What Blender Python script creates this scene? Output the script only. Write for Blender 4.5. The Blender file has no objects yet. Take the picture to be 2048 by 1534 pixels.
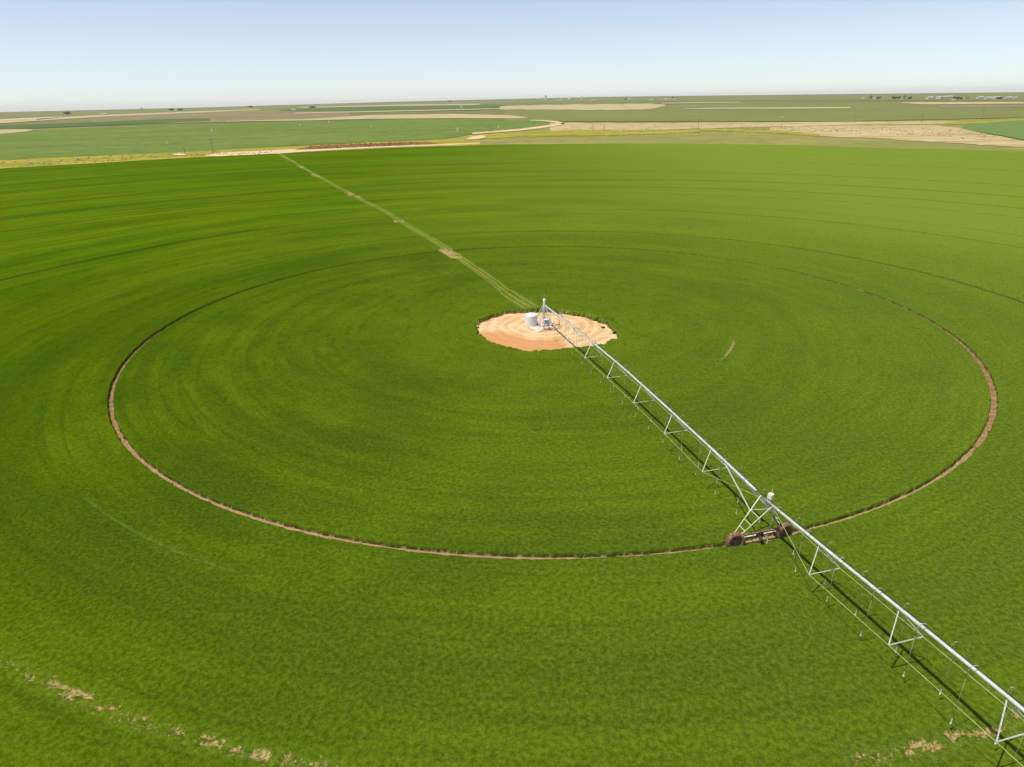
import bpy, bmesh, math, random
import numpy as np
from mathutils import Vector, Matrix

random.seed(7)
RNG = np.random.default_rng(7)
SC = bpy.context.scene
COL = SC.collection

# ------------------------------------------------------------------ camera
F_, PITCH, ROLL = 1.32939711, math.radians(22.601), math.radians(-1.1505)
CAM = Vector((-4.20, -92.94, 29.59))
_c, _s = math.cos(ROLL), math.sin(ROLL)
_cp, _sp = math.cos(PITCH), math.sin(PITCH)
_fw = Vector((0, _cp, -_sp)); _up = Vector((0, _sp, _cp)); _rt = Vector((1, 0, 0))
_R = _c * _rt + _s * _up
_U = -_s * _rt + _c * _up
cd = bpy.data.cameras.new('camera')
cam = bpy.data.objects.new('camera', cd); COL.objects.link(cam)
cd.sensor_width = 36; cd.lens = F_ * 18; cd.clip_start = .5; cd.clip_end = 60000
m = Matrix((_R, _U, -_fw)).transposed().to_4x4(); m.translation = CAM
cam.matrix_world = m
SC.camera = cam

# ------------------------------------------------------------------ light
SHX, SHY = .36, .15                        # shadow offset per metre of height
SUN_EL = math.atan(1 / math.hypot(SHX, SHY))
world = bpy.data.worlds.new("World"); SC.world = world; world.use_nodes = True
nt = world.node_tree
bg = nt.nodes['Background']
sky = nt.nodes.new('ShaderNodeTexSky'); sky.sky_type = 'NISHITA'; sky.sun_disc = False
sky.sun_elevation = SUN_EL
sky.sun_rotation = math.atan2(-SHX, -SHY)
sky.altitude = 1000; sky.air_density = .75; sky.dust_density = .6; sky.ozone_density = 1.0
hsv = nt.nodes.new('ShaderNodeHueSaturation'); hsv.inputs['Saturation'].default_value = .66
nt.links.new(sky.outputs[0], hsv.inputs['Color']); nt.links.new(hsv.outputs[0], bg.inputs[0]); bg.inputs[1].default_value = .143
sd = bpy.data.lights.new('sun', 'SUN'); sd.energy = 4.8; sd.angle = math.radians(.5); sd.color = (1, .95, .87)
sun = bpy.data.objects.new('sun', sd); COL.objects.link(sun)
sun.rotation_euler = Vector((SHX, SHY, -1)).to_track_quat('-Z', 'Y').to_euler()
sun.location = (-40, -40, 90)
SC.view_settings.view_transform = 'Standard'; SC.view_settings.look = 'None'
SC.view_settings.exposure = 0; SC.view_settings.gamma = 1
SC.cycles.max_bounces = 5; SC.cycles.volume_bounces = 0; SC.cycles.transparent_max_bounces = 8

# ------------------------------------------------------------------ tagging
def tag(o, label=None, cat=None, group=None, kind=None):
    if label: o['label'] = label
    if cat: o['category'] = cat
    if group: o['group'] = group
    if kind: o['kind'] = kind
    return o
def empty(name, loc, parent=None, rz=0):
    o = bpy.data.objects.new(name, None); COL.objects.link(o)
    o.empty_display_size = .3
    if parent: o.parent = parent
    o.location = loc; o.rotation_euler.z = rz
    return o
def link(name, bm_or_me, mat, parent=None, smooth=False):
    if isinstance(bm_or_me, bmesh.types.BMesh):
        me = bpy.data.meshes.new(name); bm_or_me.normal_update(); bm_or_me.to_mesh(me); bm_or_me.free()
    else: me = bm_or_me
    if smooth: me.shade_smooth()
    for mm in (mat if isinstance(mat, (list, tuple)) else [mat]): me.materials.append(mm)
    o = bpy.data.objects.new(name, me); COL.objects.link(o)
    if parent: o.parent = parent
    return o

# ------------------------------------------------------------------ noise
def _h(i, j, seed):
    n = (i.astype(np.int64) * 374761393 + j.astype(np.int64) * 668265263 + seed * 974634777) & 0xffffffff
    n = ((n ^ (n >> 13)) * 1274126177) & 0xffffffff
    return ((n ^ (n >> 16)) & 0xffff) / 65535.
def vnoise(x, y, seed=0):
    x = np.asarray(x, float); y = np.asarray(y, float)
    i = np.floor(x); j = np.floor(y); u = x - i; v = y - j
    u = u * u * (3 - 2 * u); v = v * v * (3 - 2 * v)
    a = _h(i, j, seed); b = _h(i + 1, j, seed); c = _h(i, j + 1, seed); d = _h(i + 1, j + 1, seed)
    return a + (b - a) * u + (c - a) * v + (a - b - c + d) * u * v
def fbm(x, y, seed=0, o=3):
    t = 0; w = .5; n = 0
    for k in range(o):
        t = t + w * vnoise(x * 2 ** k, y * 2 ** k, seed + k); n += w; w *= .5
    return t / n
def sstep(a, b, x): 
    t = np.clip((x - a) / (b - a), 0, 1); return t * t * (3 - 2 * t)

# ------------------------------------------------------------------ terrain height (gentle far swell)
EDGE = 12000.
def view_ray(x, y):
    q0 = (x - 1024) / 1024; q1 = -(y - 767) / 1024
    d = _R * q0 + _U * q1 + _fw * F_
    return np.array(d.normalized())
HZ = [(-600, 233), (0, 224.4), (400, 215), (800, 203), (1200, 193.5), (1600, 189), (2048, 184.5), (2700, 178)]
_az = []; _zz = []
for hx, hy in HZ:
    d = view_ray(hx, hy); _az.append(math.degrees(math.atan2(d[0], d[1]))); _zz.append(CAM.z + EDGE * d[2] / math.hypot(d[0], d[1]))
def terr(x, y):
    dx = np.asarray(x, float) - CAM.x; dy = np.asarray(y, float) - CAM.y
    d = np.hypot(dx, dy); az = np.degrees(np.arctan2(dx, dy))
    A = np.interp(az, _az, _zz)
    A = A * (1 - sstep(60, 100, np.abs(az)))
    t = np.clip((d - 1200) / (EDGE - 1200), 0, 1)
    return A * t ** 1.5
def G(x, y, dz=0.):
    """where the line of sight of a photo position meets the terrain"""
    d = view_ray(x, y); z = 0.
    h = math.hypot(d[0], d[1]); o = np.array(CAM)
    if d[2] >= -1e-5: d = np.array([d[0], d[1], -1e-5])
    t = -o[2] / d[2]
    # march
    tmax = 1.0e4
    ts = np.concatenate([np.linspace(20, 2000, 1500), np.linspace(2001, tmax, 6000)])
    P = o[:, None] + d[:, None] * ts
    g = P[2] - terr(P[0], P[1])
    k = np.argmax(g < 0) if (g < 0).any() else len(ts) - 1
    if k > 0:
        a, b = ts[k - 1], ts[k]; ga, gb = g[k - 1], g[k]
        t = a + (b - a) * (ga / (ga - gb) if ga > 0 > gb else 1)
    else: t = ts[0]
    p = o + d * t
    return np.array([p[0], p[1], float(terr(p[0], p[1])) + dz])

# ------------------------------------------------------------------ materials
def new_mat(name):
    m = bpy.data.materials.new(name); m.use_nodes = True
    return m, m.node_tree, m.node_tree.nodes['Principled BSDF']
def N(nt, t, **k):
    n = nt.nodes.new(t)
    for a, b in k.items(): setattr(n, a, b)
    return n
def noise(nt, vec, scale, detail=3, rough=.55, dist=0.):
    n = N(nt, 'ShaderNodeTexNoise'); n.inputs['Scale'].default_value = scale
    n.inputs['Detail'].default_value = detail; n.inputs['Roughness'].default_value = rough
    n.inputs['Distortion'].default_value = dist
    nt.links.new(vec, n.inputs['Vector']); return n.outputs['Fac']
def mapr(nt, v, a, b, c=0., d=1.):
    n = N(nt, 'ShaderNodeMapRange'); n.interpolation_type = 'SMOOTHSTEP'
    nt.links.new(v, n.inputs[0])
    for i, q in enumerate((a, b, c, d)): n.inputs[i + 1].default_value = q
    return n.outputs[0]
def mix(nt, f, a, b, blend='MIX'):
    n = N(nt, 'ShaderNodeMix', data_type='RGBA', blend_type=blend)
    for s, v in ((0, f), (6, a), (7, b)):
        if isinstance(v, (tuple, list)): n.inputs[s].default_value = (*v[:3], 1)
        elif isinstance(v, (int, float)): n.inputs[s].default_value = v
        else: nt.links.new(v, n.inputs[s])
    return n.outputs[2]
def mth(nt, op, a, b=0., c=0.):
    n = N(nt, 'ShaderNodeMath', operation=op)
    for i, v in enumerate((a, b, c)):
        if isinstance(v, (int, float)): n.inputs[i].default_value = v
        else: nt.links.new(v, n.inputs[i])
    return n.outputs[0]
def bump(nt, h, strength, dist, bsdf):
    b = N(nt, 'ShaderNodeBump'); b.inputs['Strength'].default_value = strength; b.inputs['Distance'].default_value = dist
    nt.links.new(h, b.inputs['Height']); nt.links.new(b.outputs[0], bsdf.inputs['Normal']); return b
def pos(nt):
    return N(nt, 'ShaderNodeNewGeometry').outputs['Position']
def scaled(nt, vec, s):
    n = N(nt, 'ShaderNodeVectorMath', operation='MULTIPLY'); nt.links.new(vec, n.inputs[0]); n.inputs[1].default_value = s
    return n.outputs[0]

GAIN = 1.0
def crop_colour(nt):
    """green of the wheat as a function of where it grows (rings round the pivot, patches)"""
    p = pos(nt)
    sep = N(nt, 'ShaderNodeSeparateXYZ'); nt.links.new(p, sep.inputs[0])
    flat = N(nt, 'ShaderNodeCombineXYZ'); nt.links.new(sep.outputs[0], flat.inputs[0]); nt.links.new(sep.outputs[1], flat.inputs[1])
    r = N(nt, 'ShaderNodeVectorMath', operation='LENGTH'); nt.links.new(flat.outputs[0], r.inputs[0]); r = r.outputs['Value']
    th = mth(nt, 'ARCTAN2', sep.outputs[1], sep.outputs[0])
    pol = N(nt, 'ShaderNodeCombineXYZ'); nt.links.new(mth(nt, 'MULTIPLY', r, .085), pol.inputs[0])
    nt.links.new(mth(nt, 'COSINE', th), pol.inputs[1]); nt.links.new(mth(nt, 'SINE', th), pol.inputs[2])
    rings = noise(nt, pol.outputs[0], 1.6, 3, .6)
    pol2 = N(nt, 'ShaderNodeCombineXYZ'); nt.links.new(mth(nt, 'MULTIPLY', r, .5), pol2.inputs[0])
    nt.links.new(mth(nt, 'MULTIPLY', mth(nt, 'COSINE', th), 1.6), pol2.inputs[1]); nt.links.new(mth(nt, 'MULTIPLY', mth(nt, 'SINE', th), 1.6), pol2.inputs[2])
    rings2 = noise(nt, pol2.outputs[0], 1.1, 3, .7)
    pol3 = N(nt, 'ShaderNodeCombineXYZ'); nt.links.new(mth(nt, 'MULTIPLY', r, .04), pol3.inputs[0])
    nt.links.new(mth(nt, 'MULTIPLY', mth(nt, 'COSINE', th), 1.4), pol3.inputs[1]); nt.links.new(mth(nt, 'MULTIPLY', mth(nt, 'SINE', th), 1.4), pol3.inputs[2])
    patches = noise(nt, pol3.outputs[0], 2.2, 5, .6)
    yel = noise(nt, flat.outputs[0], .11, 4, .65)
    dark, mid, lite = (.050, .098, .0014), (.080, .146, .0016), (.128, .196, .002)
    c = mix(nt, mapr(nt, rings, .34, .58), dark, mid)
    c = mix(nt, mth(nt, 'MULTIPLY', mapr(nt, patches, .38, .68), .6), c, lite)
    c = mix(nt, mth(nt, 'MULTIPLY', mapr(nt, rings2, .48, .66), .55), c, dark)
    c = mix(nt, mth(nt, 'MULTIPLY', mapr(nt, rings2, .46, .34), .35), c, lite)
    pol4 = N(nt, 'ShaderNodeCombineXYZ'); nt.links.new(mth(nt, 'MULTIPLY', r, .9), pol4.inputs[0])
    nt.links.new(mth(nt, 'MULTIPLY', mth(nt, 'COSINE', th), 1.2), pol4.inputs[1]); nt.links.new(mth(nt, 'MULTIPLY', mth(nt, 'SINE', th), 1.2), pol4.inputs[2])
    fr_ = noise(nt, pol4.outputs[0], 1.0, 2, .6)
    c = mix(nt, mth(nt, 'MULTIPLY', mapr(nt, fr_, .55, .72), .4), c, dark)
    c = mix(nt, mth(nt, 'MULTIPLY', mapr(nt, r, 30., 9.), .45), c, lite)
    c = mix(nt, mth(nt, 'MULTIPLY', mapr(nt, yel, .54, .76), .3), c, (.128, .155, .002))
    c = mix(nt, mth(nt, 'MULTIPLY', mth(nt, 'MULTIPLY', mapr(nt, r, 59.5, 63.), mapr(nt, r, 70., 65.)), .5), c, dark)
    c = mix(nt, mth(nt, 'MULTIPLY', mth(nt, 'MULTIPLY', mapr(nt, r, 73., 76.), mapr(nt, r, 86., 80.)), .35), c, lite)
    pol5 = N(nt, 'ShaderNodeCombineXYZ'); nt.links.new(mth(nt, 'MULTIPLY', r, .28), pol5.inputs[0])
    nt.links.new(mth(nt, 'MULTIPLY', mth(nt, 'COSINE', th), .7), pol5.inputs[1]); nt.links.new(mth(nt, 'MULTIPLY', mth(nt, 'SINE', th), .7), pol5.inputs[2])
    ln = noise(nt, pol5.outputs[0], 1.0, 1, .5)
    c = mix(nt, mth(nt, 'MULTIPLY', mth(nt, 'MULTIPLY', mapr(nt, ln, .50, .525), mapr(nt, ln, .56, .535)), .45), c, dark)
    # painted sun glow: the crop brightens and yellows towards one side of the circle
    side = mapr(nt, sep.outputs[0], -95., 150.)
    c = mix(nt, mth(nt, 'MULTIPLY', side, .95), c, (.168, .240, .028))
    return c, flat.outputs[0], r
def leafy(nt, bsdf, colour, transl=.25, rough=.6):
    nt.links.new(colour, bsdf.inputs['Base Color']); bsdf.inputs['Roughness'].default_value = rough
    bsdf.inputs['Specular IOR Level'].default_value = 0.

M = {}
def mk_canopy():
    m, nt, b = new_mat('wheat_canopy')
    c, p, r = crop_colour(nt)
    fine = noise(nt, p, 3.2, 5, .8); mid = noise(nt, p, 1.3, 3, .6)
    c = mix(nt, mapr(nt, fine, .35, .68), mix(nt, 1., c, (.55, .58, .5), 'MULTIPLY'), mix(nt, 1., c, (1.3, 1.26, 1.2), 'MULTIPLY'))
    tuft_shade = N(nt, 'ShaderNodeAttribute', attribute_name='under').outputs['Fac']
    c = mix(nt, mth(nt, 'MULTIPLY', tuft_shade, .35), c, mix(nt, 1., c, (.36, .38, .36), 'MULTIPLY'))  # darkens the sheet below the tufts: painted shade between leaf clumps
    st = N(nt, 'ShaderNodeAttribute', attribute_name='stem_shade').outputs['Fac']
    c = mix(nt, mth(nt, 'MULTIPLY', st, .85), c, (.052, .050, .016))  # stalk colour together with painted shade inside the grooves and track walls
    at = N(nt, 'ShaderNodeAttribute', attribute_name='rut').outputs['Fac']
    c = mix(nt, at, c, mix(nt, mapr(nt, noise(nt, p, 1.7, 3), .35, .65), (.13, .18, .022), (.25, .25, .065)))
    at = N(nt, 'ShaderNodeAttribute', attribute_name='bare').outputs['Fac']
    c = mix(nt, at, c, mix(nt, mapr(nt, noise(nt, p, 3, 3), .35, .65), (.30, .17, .085), (.52, .36, .21)))
    at = N(nt, 'ShaderNodeAttribute', attribute_name='straw').outputs['Fac']
    sn = noise(nt, p, 4.2, 5, .8)
    f = mapr(nt, mth(nt, 'ADD', sn, mth(nt, 'MULTIPLY', at, .25)), .64, .74)
    c = mix(nt, mth(nt, 'MULTIPLY', f, mapr(nt, at, .02, .2)), c, mix(nt, mapr(nt, noise(nt, p, 5, 3), .4, .6), (.20, .19, .04), (.42, .285, .135)))
    leafy(nt, b, c)
    bump(nt, mth(nt, 'ADD', fine, mth(nt, 'MULTIPLY', mid, .3)), .8, .10, b)
    return m
def mk_leaf():
    m, nt, b = new_mat('wheat_leaf')
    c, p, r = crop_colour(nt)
    rnd = N(nt, 'ShaderNodeObjectInfo').outputs['Random']
    isl = N(nt, 'ShaderNodeNewGeometry').outputs['Random Per Island']
    cl_ = mix(nt, mapr(nt, rnd, 0., 1.), (.74, .80, .85), (1.28, 1.2, 1.0))
    c = mix(nt, 1., c, cl_, 'MULTIPLY')
    c = mix(nt, isl, mix(nt, 1., c, (.75, .78, .7), 'MULTIPLY'), mix(nt, 1., c, (2.5, 2.35, 2.3), 'MULTIPLY'))
    leafy(nt, b, c, rough=.5)
    tr = N(nt, 'ShaderNodeBsdfTranslucent'); nt.links.new(c, tr.inputs[0])
    mx = N(nt, 'ShaderNodeMixShader'); mx.inputs[0].default_value = .22
    nt.links.new(b.outputs[0], mx.inputs[1]); nt.links.new(tr.outputs[0], mx.inputs[2])
    nt.links.new(mx.outputs[0], nt.nodes['Material Output'].inputs[0])
    return m
def mk_soil():
    m, nt, b = new_mat('sandy_soil')
    p = pos(nt)
    off = N(nt, 'ShaderNodeVectorMath', operation='ADD'); nt.links.new(p, off.inputs[0]); off.inputs[1].default_value = (-.4, .9, 0)
    warp = noise(nt, p, .35, 2, .5)
    r = N(nt, 'ShaderNodeVectorMath', operation='LENGTH'); nt.links.new(off.outputs[0], r.inputs[0])
    rr = mth(nt, 'ADD', r.outputs['Value'], mth(nt, 'MULTIPLY', warp, 2.2))
    w = mth(nt, 'SINE', mth(nt, 'MULTIPLY', rr, 4.2))
    big = noise(nt, p, .22, 3, .55); fine = noise(nt, p, 6, 4, .6)
    sep = N(nt, 'ShaderNodeSeparateXYZ'); nt.links.new(p, sep.inputs[0])
    pale, orange, red = (.68, .46, .25), (.54, .26, .10), (.38, .16, .08)
    c = mix(nt, mapr(nt, big, .45, .62), pale, (.62, .38, .18))
    # wet crescent of bare sand on the near side of the pad
    cres = mth(nt, 'MULTIPLY', mth(nt, 'MULTIPLY', mapr(nt, mth(nt, 'ADD', rr, mth(nt, 'MULTIPLY', big, 1.5)), 6.6, 8.2), mapr(nt, mth(nt, 'ADD', sep.outputs[1], mth(nt, 'MULTIPLY', big, 3)), -.5, -2.6)), mapr(nt, mth(nt, 'ADD', sep.outputs[0], mth(nt, 'MULTIPLY', warp, 3)), 5.5, 3.2))
    c = mix(nt, mth(nt, 'MULTIPLY', mth(nt, 'MULTIPLY', mapr(nt, w, .3, .98), mapr(nt, noise(nt, p, .5, 3, .6), .4, .6)), .6), c, (.44, .29, .15))
    c = mix(nt, mth(nt, 'MULTIPLY', mapr(nt, w, -.1, -.9), .3), c, (.80, .64, .40))
    c = mix(nt, mth(nt, 'MULTIPLY', cres, .85), c, orange)
    # redder soil out in the wheel track on one side
    far = mth(nt, 'MULTIPLY', mapr(nt, sep.outputs[0], 15, 45), .8)
    c = mix(nt, far, c, red)
    ltr = N(nt, 'ShaderNodeVectorMath', operation='LENGTH'); nt.links.new(p, ltr.inputs[0])
    out = mapr(nt, ltr.outputs['Value'], 20, 30)
    c = mix(nt, mth(nt, 'MULTIPLY', out, .85), c, (.29, .195, .10))
    absx = mth(nt, 'ABSOLUTE', sep.outputs[0])
    c = mix(nt, mth(nt, 'MULTIPLY', mth(nt, 'MULTIPLY', out, mapr(nt, absx, 30, 50)), .7), c, (.18, .098, .048))
    c = mix(nt, mth(nt, 'MULTIPLY', out, mapr(nt, noise(nt, p, 1.6, 4, .7), .45, .62, 0, .6)), c, (.42, .30, .17))
    c = mix(nt, mapr(nt, fine, .35, .7, 0, .5), c, mix(nt, 1., c, (.7, .66, .6), 'MULTIPLY'))
    nt.links.new(c, b.inputs['Base Color']); b.inputs['Roughness'].default_value = .95; b.inputs['Specular IOR Level'].default_value = 0.
    bump(nt, mth(nt, 'ADD', fine, mth(nt, 'MULTIPLY', w, .5)), .8, .09, b)
    return m
def mk_field(name, a, b_, c_=None, sx=.004, sy=.02, sc=1., bscale=.25, k=.5, rot=0.):
    m, nt, b = new_mat(name)
    p = pos(nt)
    mp = N(nt, 'ShaderNodeMapping'); nt.links.new(p, mp.inputs[0]); mp.inputs['Rotation'].default_value = (0, 0, rot); mp.inputs['Scale'].default_value = (sx, sy, 0)
    n1 = noise(nt, mp.outputs[0], sc, 5, .6); n2 = noise(nt, p, bscale, 5, .7)
    c = mix(nt, mapr(nt, n1, .38, .64), a, b_)
    if c_: c = mix(nt, mapr(nt, n2, .52, .66), c, c_)
    c = mix(nt, mapr(nt, n2, .3, .7, 0, k), c, mix(nt, 1., c, (.62, .64, .6), 'MULTIPLY'))
    nt.links.new(c, b.inputs['Base Color']); b.inputs['Roughness'].default_value = .9; b.inputs['Specular IOR Level'].default_value = 0.
    return m
def mk_plain(name, col, rough=.6, metal=0., var=.25, scale=4., dirt=None, spec=.4, bmp=0.):
    m, nt, b = new_mat(name)
    tc = N(nt, 'ShaderNodeTexCoord').outputs['Object']
    n = noise(nt, tc, scale, 4, .65)
    c = mix(nt, mapr(nt, n, .3, .7), tuple(v * (1 - var) for v in col), tuple(min(1, v * (1 + var * .5)) for v in col))
    if dirt: c = mix(nt, mapr(nt, noise(nt, tc, scale * .6, 4, .7), .48, .66, 0, dirt[1]), c, dirt[0])
    nt.links.new(c, b.inputs['Base Color']); b.inputs['Roughness'].default_value = rough
    b.inputs['Metallic'].default_value = metal; b.inputs['Specular IOR Level'].default_value = spec
    if bmp: bump(nt, n, .6, bmp, b)
    return m

M['canopy'] = mk_canopy(); M['leaf'] = mk_leaf(); M['soil'] = mk_soil()
M['galv'] = mk_plain('galvanised_steel', (.62, .62, .58), .45, .25, .18, 3., ((.45, .42, .36), .35))
M['galv_thin'] = mk_plain('galvanised_angle', (.58, .59, .53), .5, .2, .2, 5.)
M['rod'] = mk_plain('truss_rod_steel', (.46, .52, .24), .5, .2, .2, 2.)
M['yellow'] = mk_plain('dusty_yellowed_steel', (.62, .50, .26), .6, .1, .25, 4.)
M['hose'] = mk_plain('grey_hose', (.27, .30, .21), .6, 0, .2, 4.)
M['nozzle'] = mk_plain('pale_nozzle', (.62, .64, .56), .5, 0, .15, 6.)
M['rust'] = mk_plain('rusty_steel', (.24, .11, .065), .85, .1, .4, 5., ((.36, .2, .12), .5), .2)
M['rubber'] = mk_plain('muddy_rubber', (.21, .115, .075), .9, 0, .35, 5., ((.44, .25, .15), .8), .2, .03)
M['rim'] = mk_plain('shaded_muddy_rim', (.12, .065, .045), .8, .1, .35, 5., ((.34, .2, .12), .45), .2)  # mud over a base darkened as the shaded hollow of the hub
M['black'] = mk_plain('black_motor', (.03, .028, .03), .6, 0, .3, 4.)
M['rust_grey'] = mk_plain('dark_joint', (.28, .26, .24), .7, .1, .3, 4.)
M['white'] = mk_plain('white_paint', (.80, .80, .78), .5, 0, .12, 2., ((.6, .5, .38), .3))
M['box'] = mk_plain('cream_box', (.80, .76, .66), .5, 0, .1, 3.)
M['tank'] = mk_plain('white_poly_tank', (.74, .73, .73), .45, 0, .10, 1.5, ((.62, .5, .38), .25))
M['blue'] = mk_plain('blue_panel', (.20, .47, .74), .4, 0, .15, 3., ((.45, .55, .6), .3))
M['concrete'] = mk_plain('concrete', (.62, .56, .45), .9, 0, .2, 1.5, ((.58, .42, .27), .6), .1)
M['wood'] = mk_plain('weathered_pole', (.15, .12, .085), .85, 0, .3, 2.)
M['roof'] = mk_plain('farm_roof', (.45, .42, .40), .6, 0, .3, .1)
M['wallw'] = mk_plain('farm_wall_white', (.80, .79, .76), .6, 0, .1, .1)
M['wallt'] = mk_plain('farm_wall_tan', (.55, .42, .33), .7, 0, .1, .1)
M['crown'] = mk_plain('far_tree_crown', (.05, .06, .03), .9, 0, .5, .6)
M['trunk'] = mk_plain('far_tree_trunk', (.12, .09, .06), .9, 0, .3, .6)
M['weed'] = mk_plain('dry_tumbleweed', (.27, .115, .055), .95, 0, .5, .35, ((.40, .24, .13), .6), .1)
M['scrub'] = mk_plain('dry_scrub', (.30, .25, .10), .95, 0, .5, .25, ((.16, .17, .05), .6), .1)

# ------------------------------------------------------------------ ground sheet
g_h = (.155, .175, .06)
M['plain'] = mk_field('far_plain', (.14, .155, .045), (.23, .205, .085), (.11, .145, .04), .0011, .0060, 1., .02, .35)
TH = np.radians(np.linspace(0, 360, 361))[:-1]
rr = np.concatenate([[0.01, 8, 20, 50, 56, 100, 200, 350, 500, 700, 950], np.geomspace(1250, EDGE * 1.05, 34)])
V = []; 
for r in rr:
    x = CAM.x * min(1, r / 1000) + r * np.cos(TH); y = CAM.y * min(1, r / 1000) + r * np.sin(TH)
    V.append(np.stack([x, y, terr(x, y)], 1))
V = np.concatenate(V); n = len(TH)
Fc = []
for i in range(len(rr) - 1):
    for j in range(n):
        k = (j + 1) % n; Fc.append((i * n + j, i * n + k, (i + 1) * n + k, (i + 1) * n + j))
me = bpy.data.meshes.new('ground'); me.from_pydata(V.tolist(), [], Fc); me.shade_smooth()
gr = link('ground', me, M['soil']); me.materials.append(M['plain'])
rad = np.repeat(rr[:-1], n)
me.polygons.foreach_set('material_index', (rad >= 200).astype(np.int32))
tag(gr, kind='structure')

# ------------------------------------------------------------------ the crop circle
_ea = np.array([-180, 30, 40, 46, 55, 68, 78, 90, 100, 112, 118, 127, 133, 150, 180.])
_er = np.array([405, 385, 380, 380, 380, 406, 418, 427, 428, 409.5, 410, 408, 414, 410, 405.])
_pa = np.array([-190, -172, -147, -122, -99, -80, -67, -53, -36, -19, 7, 42, 65, 88, 100, 129, 143, 169, 188.])
_pr = np.array([8.7, 9.2, 9.9, 10.7, 11.9, 11.6, 11.7, 12.2, 12.3, 10.4, 8.0, 6.2, 5.7, 5.7, 5.6, 6.8, 7.2, 8.1, 9.2])
ROAD = np.array([(-.8, 6.5), (-1.9, 9.6), (-4.0, 15), (-7.4, 26), (-14.6, 46), (-36.9, 102), (-60.3, 156), (-88, 220), (-153.4, 376), (-168, 410)])
def road_ts(x, y):
    """signed offset from the centre of the access path and distance along it"""
    best = np.full(np.shape(x), 1e9); off = np.zeros(np.shape(x)); along = np.zeros(np.shape(x)); acc = 0
    for a, b in zip(ROAD[:-1], ROAD[1:]):
        d = b - a; L = np.hypot(*d); d = d / L
        t = np.clip((x - a[0]) * d[0] + (y - a[1]) * d[1], 0, L)
        px = x - a[0] - d[0] * t; py = y - a[1] - d[1] * t
        dist = np.hypot(px, py); s = px * d[1] - py * d[0]
        w = dist < best
        best = np.where(w, dist, best); off = np.where(w, np.sign(s) * dist, off); along = np.where(w, acc + t, along); acc += L
    return off, along
def crop(x, y):
    """height of the canopy, bareness, rut strength"""
    r = np.hypot(x, y); th = np.degrees(np.arctan2(y, x))
    h = .35 + .05 * (fbm(x * .6, y * .6, 3) - .5) + .04 * (vnoise(x * 2.3, y * 2.3, 9) - .5)
    h0 = h
    bare = np.zeros_like(h); rut = np.zeros_like(h)
    # wheel track of the first drive tower
    w = .195 - .05 * sstep(110, 128, np.abs(th)) * (1 - sstep(158, 172, np.abs(th))) + .09 * (vnoise(th * 1.7, r * .2, 5) - .5) + .05 * (vnoise(th * 5, r * 2, 6) - .5) + .12 * sstep(-10, 30, y) + .16 * (1 - sstep(1.8, 3.4, np.abs(th + 75.6))) + .07 * sstep(30, 60, th * np.sign(x)) 
    w = w + .10 * sstep(-60, -20, th) * (1 - sstep(10, 40, th))
    k = 1 - sstep(w, w + .07, np.abs(r - 54.0))
    h = h * (1 - k) - .12 * k
    bare = np.maximum(bare, sstep(.9, 1, k))
    # fine ring line
    k = (1 - sstep(.04, .15, np.abs(r - 59.7))) * np.maximum(sstep(-133, -129, th) * (1 - sstep(-115, -110, th)), sstep(-76, -70, th) * (1 - sstep(-54, -48, th)))
    h = h - .09 * k; rut = np.maximum(rut, .3 * k * (th < -90))
    # old patchy track
    front = sstep(-138, -128, th) * (1 - sstep(-62, -56, th))
    pn = fbm(th * 2.3, r * 2.4, 12, 2)
    seg = .25 + .75 * np.maximum(sstep(-117, -115.5, th) * (1 - sstep(-112, -110.5, th)), np.maximum(sstep(-107.5, -106.3, th) * (1 - sstep(-103.5, -102, th)), sstep(-79.5, -78.5, th) * (1 - sstep(-74, -72.5, th))))
    seg = seg * np.maximum(sstep(-119, -117, th) * (1 - sstep(-102, -100, th)), sstep(-81, -79.5, th) * (1 - sstep(-71, -69, th)))
    STRAW = (1 - sstep(.10, .65, np.abs(r - 71.2 + .9 * (pn - .5)))) * (.55 + .38 * seg) * (seg > 0) * (.30 + .8 * sstep(.42, .62, pn))
    h = h - .14 * sstep(.3, .8, STRAW)
    k2 = (1 - sstep(.2, .95, np.abs(r - 71.2 + .5 * (pn - .5)))) * (seg > 0) * sstep(.36, .6, fbm(th * 5, r * 4, 22))
    STRAW = np.maximum(STRAW, .42 * k2); rut = np.maximum(rut, .12 * k2)
    back = (1 - front) * (1 - sstep(60, 100, th)) * sstep(-58, -40, th)  + .22 * sstep(60, 100, th) * (1 - sstep(165, 175, th))
    k = (1 - sstep(.5, .62, np.abs(r - 72.6))) * back * (.65 + .35 * vnoise(th * .15, r * 0, 71))
    h = h - .45 * k
    # other tower tracks
    for R_, d_, wd in ((108, .62, .5), (145.5, .42, .5), (162, .52, .6), (216, .42, .85), (270, .12, .6), (324, .1, .6), (37.5, .04, .15), (84, .08, .15), (96, .07, .15), (121, .12, .2), (187, .2, .25), (199, .12, .25), (241, .2, .3)):
        rs = r + 3.6 * sstep(125, 150, th) * (R_ == 108)
        k = 1 - sstep(wd, wd + .12, np.abs(rs - R_)); h = h - d_ * k * (.75 + .25 * vnoise(th * .2, r * 0 + R_, 31))
    h = np.where(np.abs(r - 54.) < 1.2, h, np.maximum(h, .04))
    # short bare arc
    k = (1 - sstep(.05, .25, np.abs(r - 26.6 + .012 * (th + 34)))) * sstep(-50, -44, th) * (1 - sstep(-24, -21, th))
    h = h - .12 * k; bare = np.maximum(bare, .55 * k * sstep(-40, -30, th)); rut = np.maximum(rut, .4 * k)
    # access path
    off, al = road_ts(x, y)
    fade = 1 - sstep(0, 6, 6 - al)
    wob = .5 * (vnoise(al * .05, al * 0, 40) - .5)
    onr = np.zeros_like(h)
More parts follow.
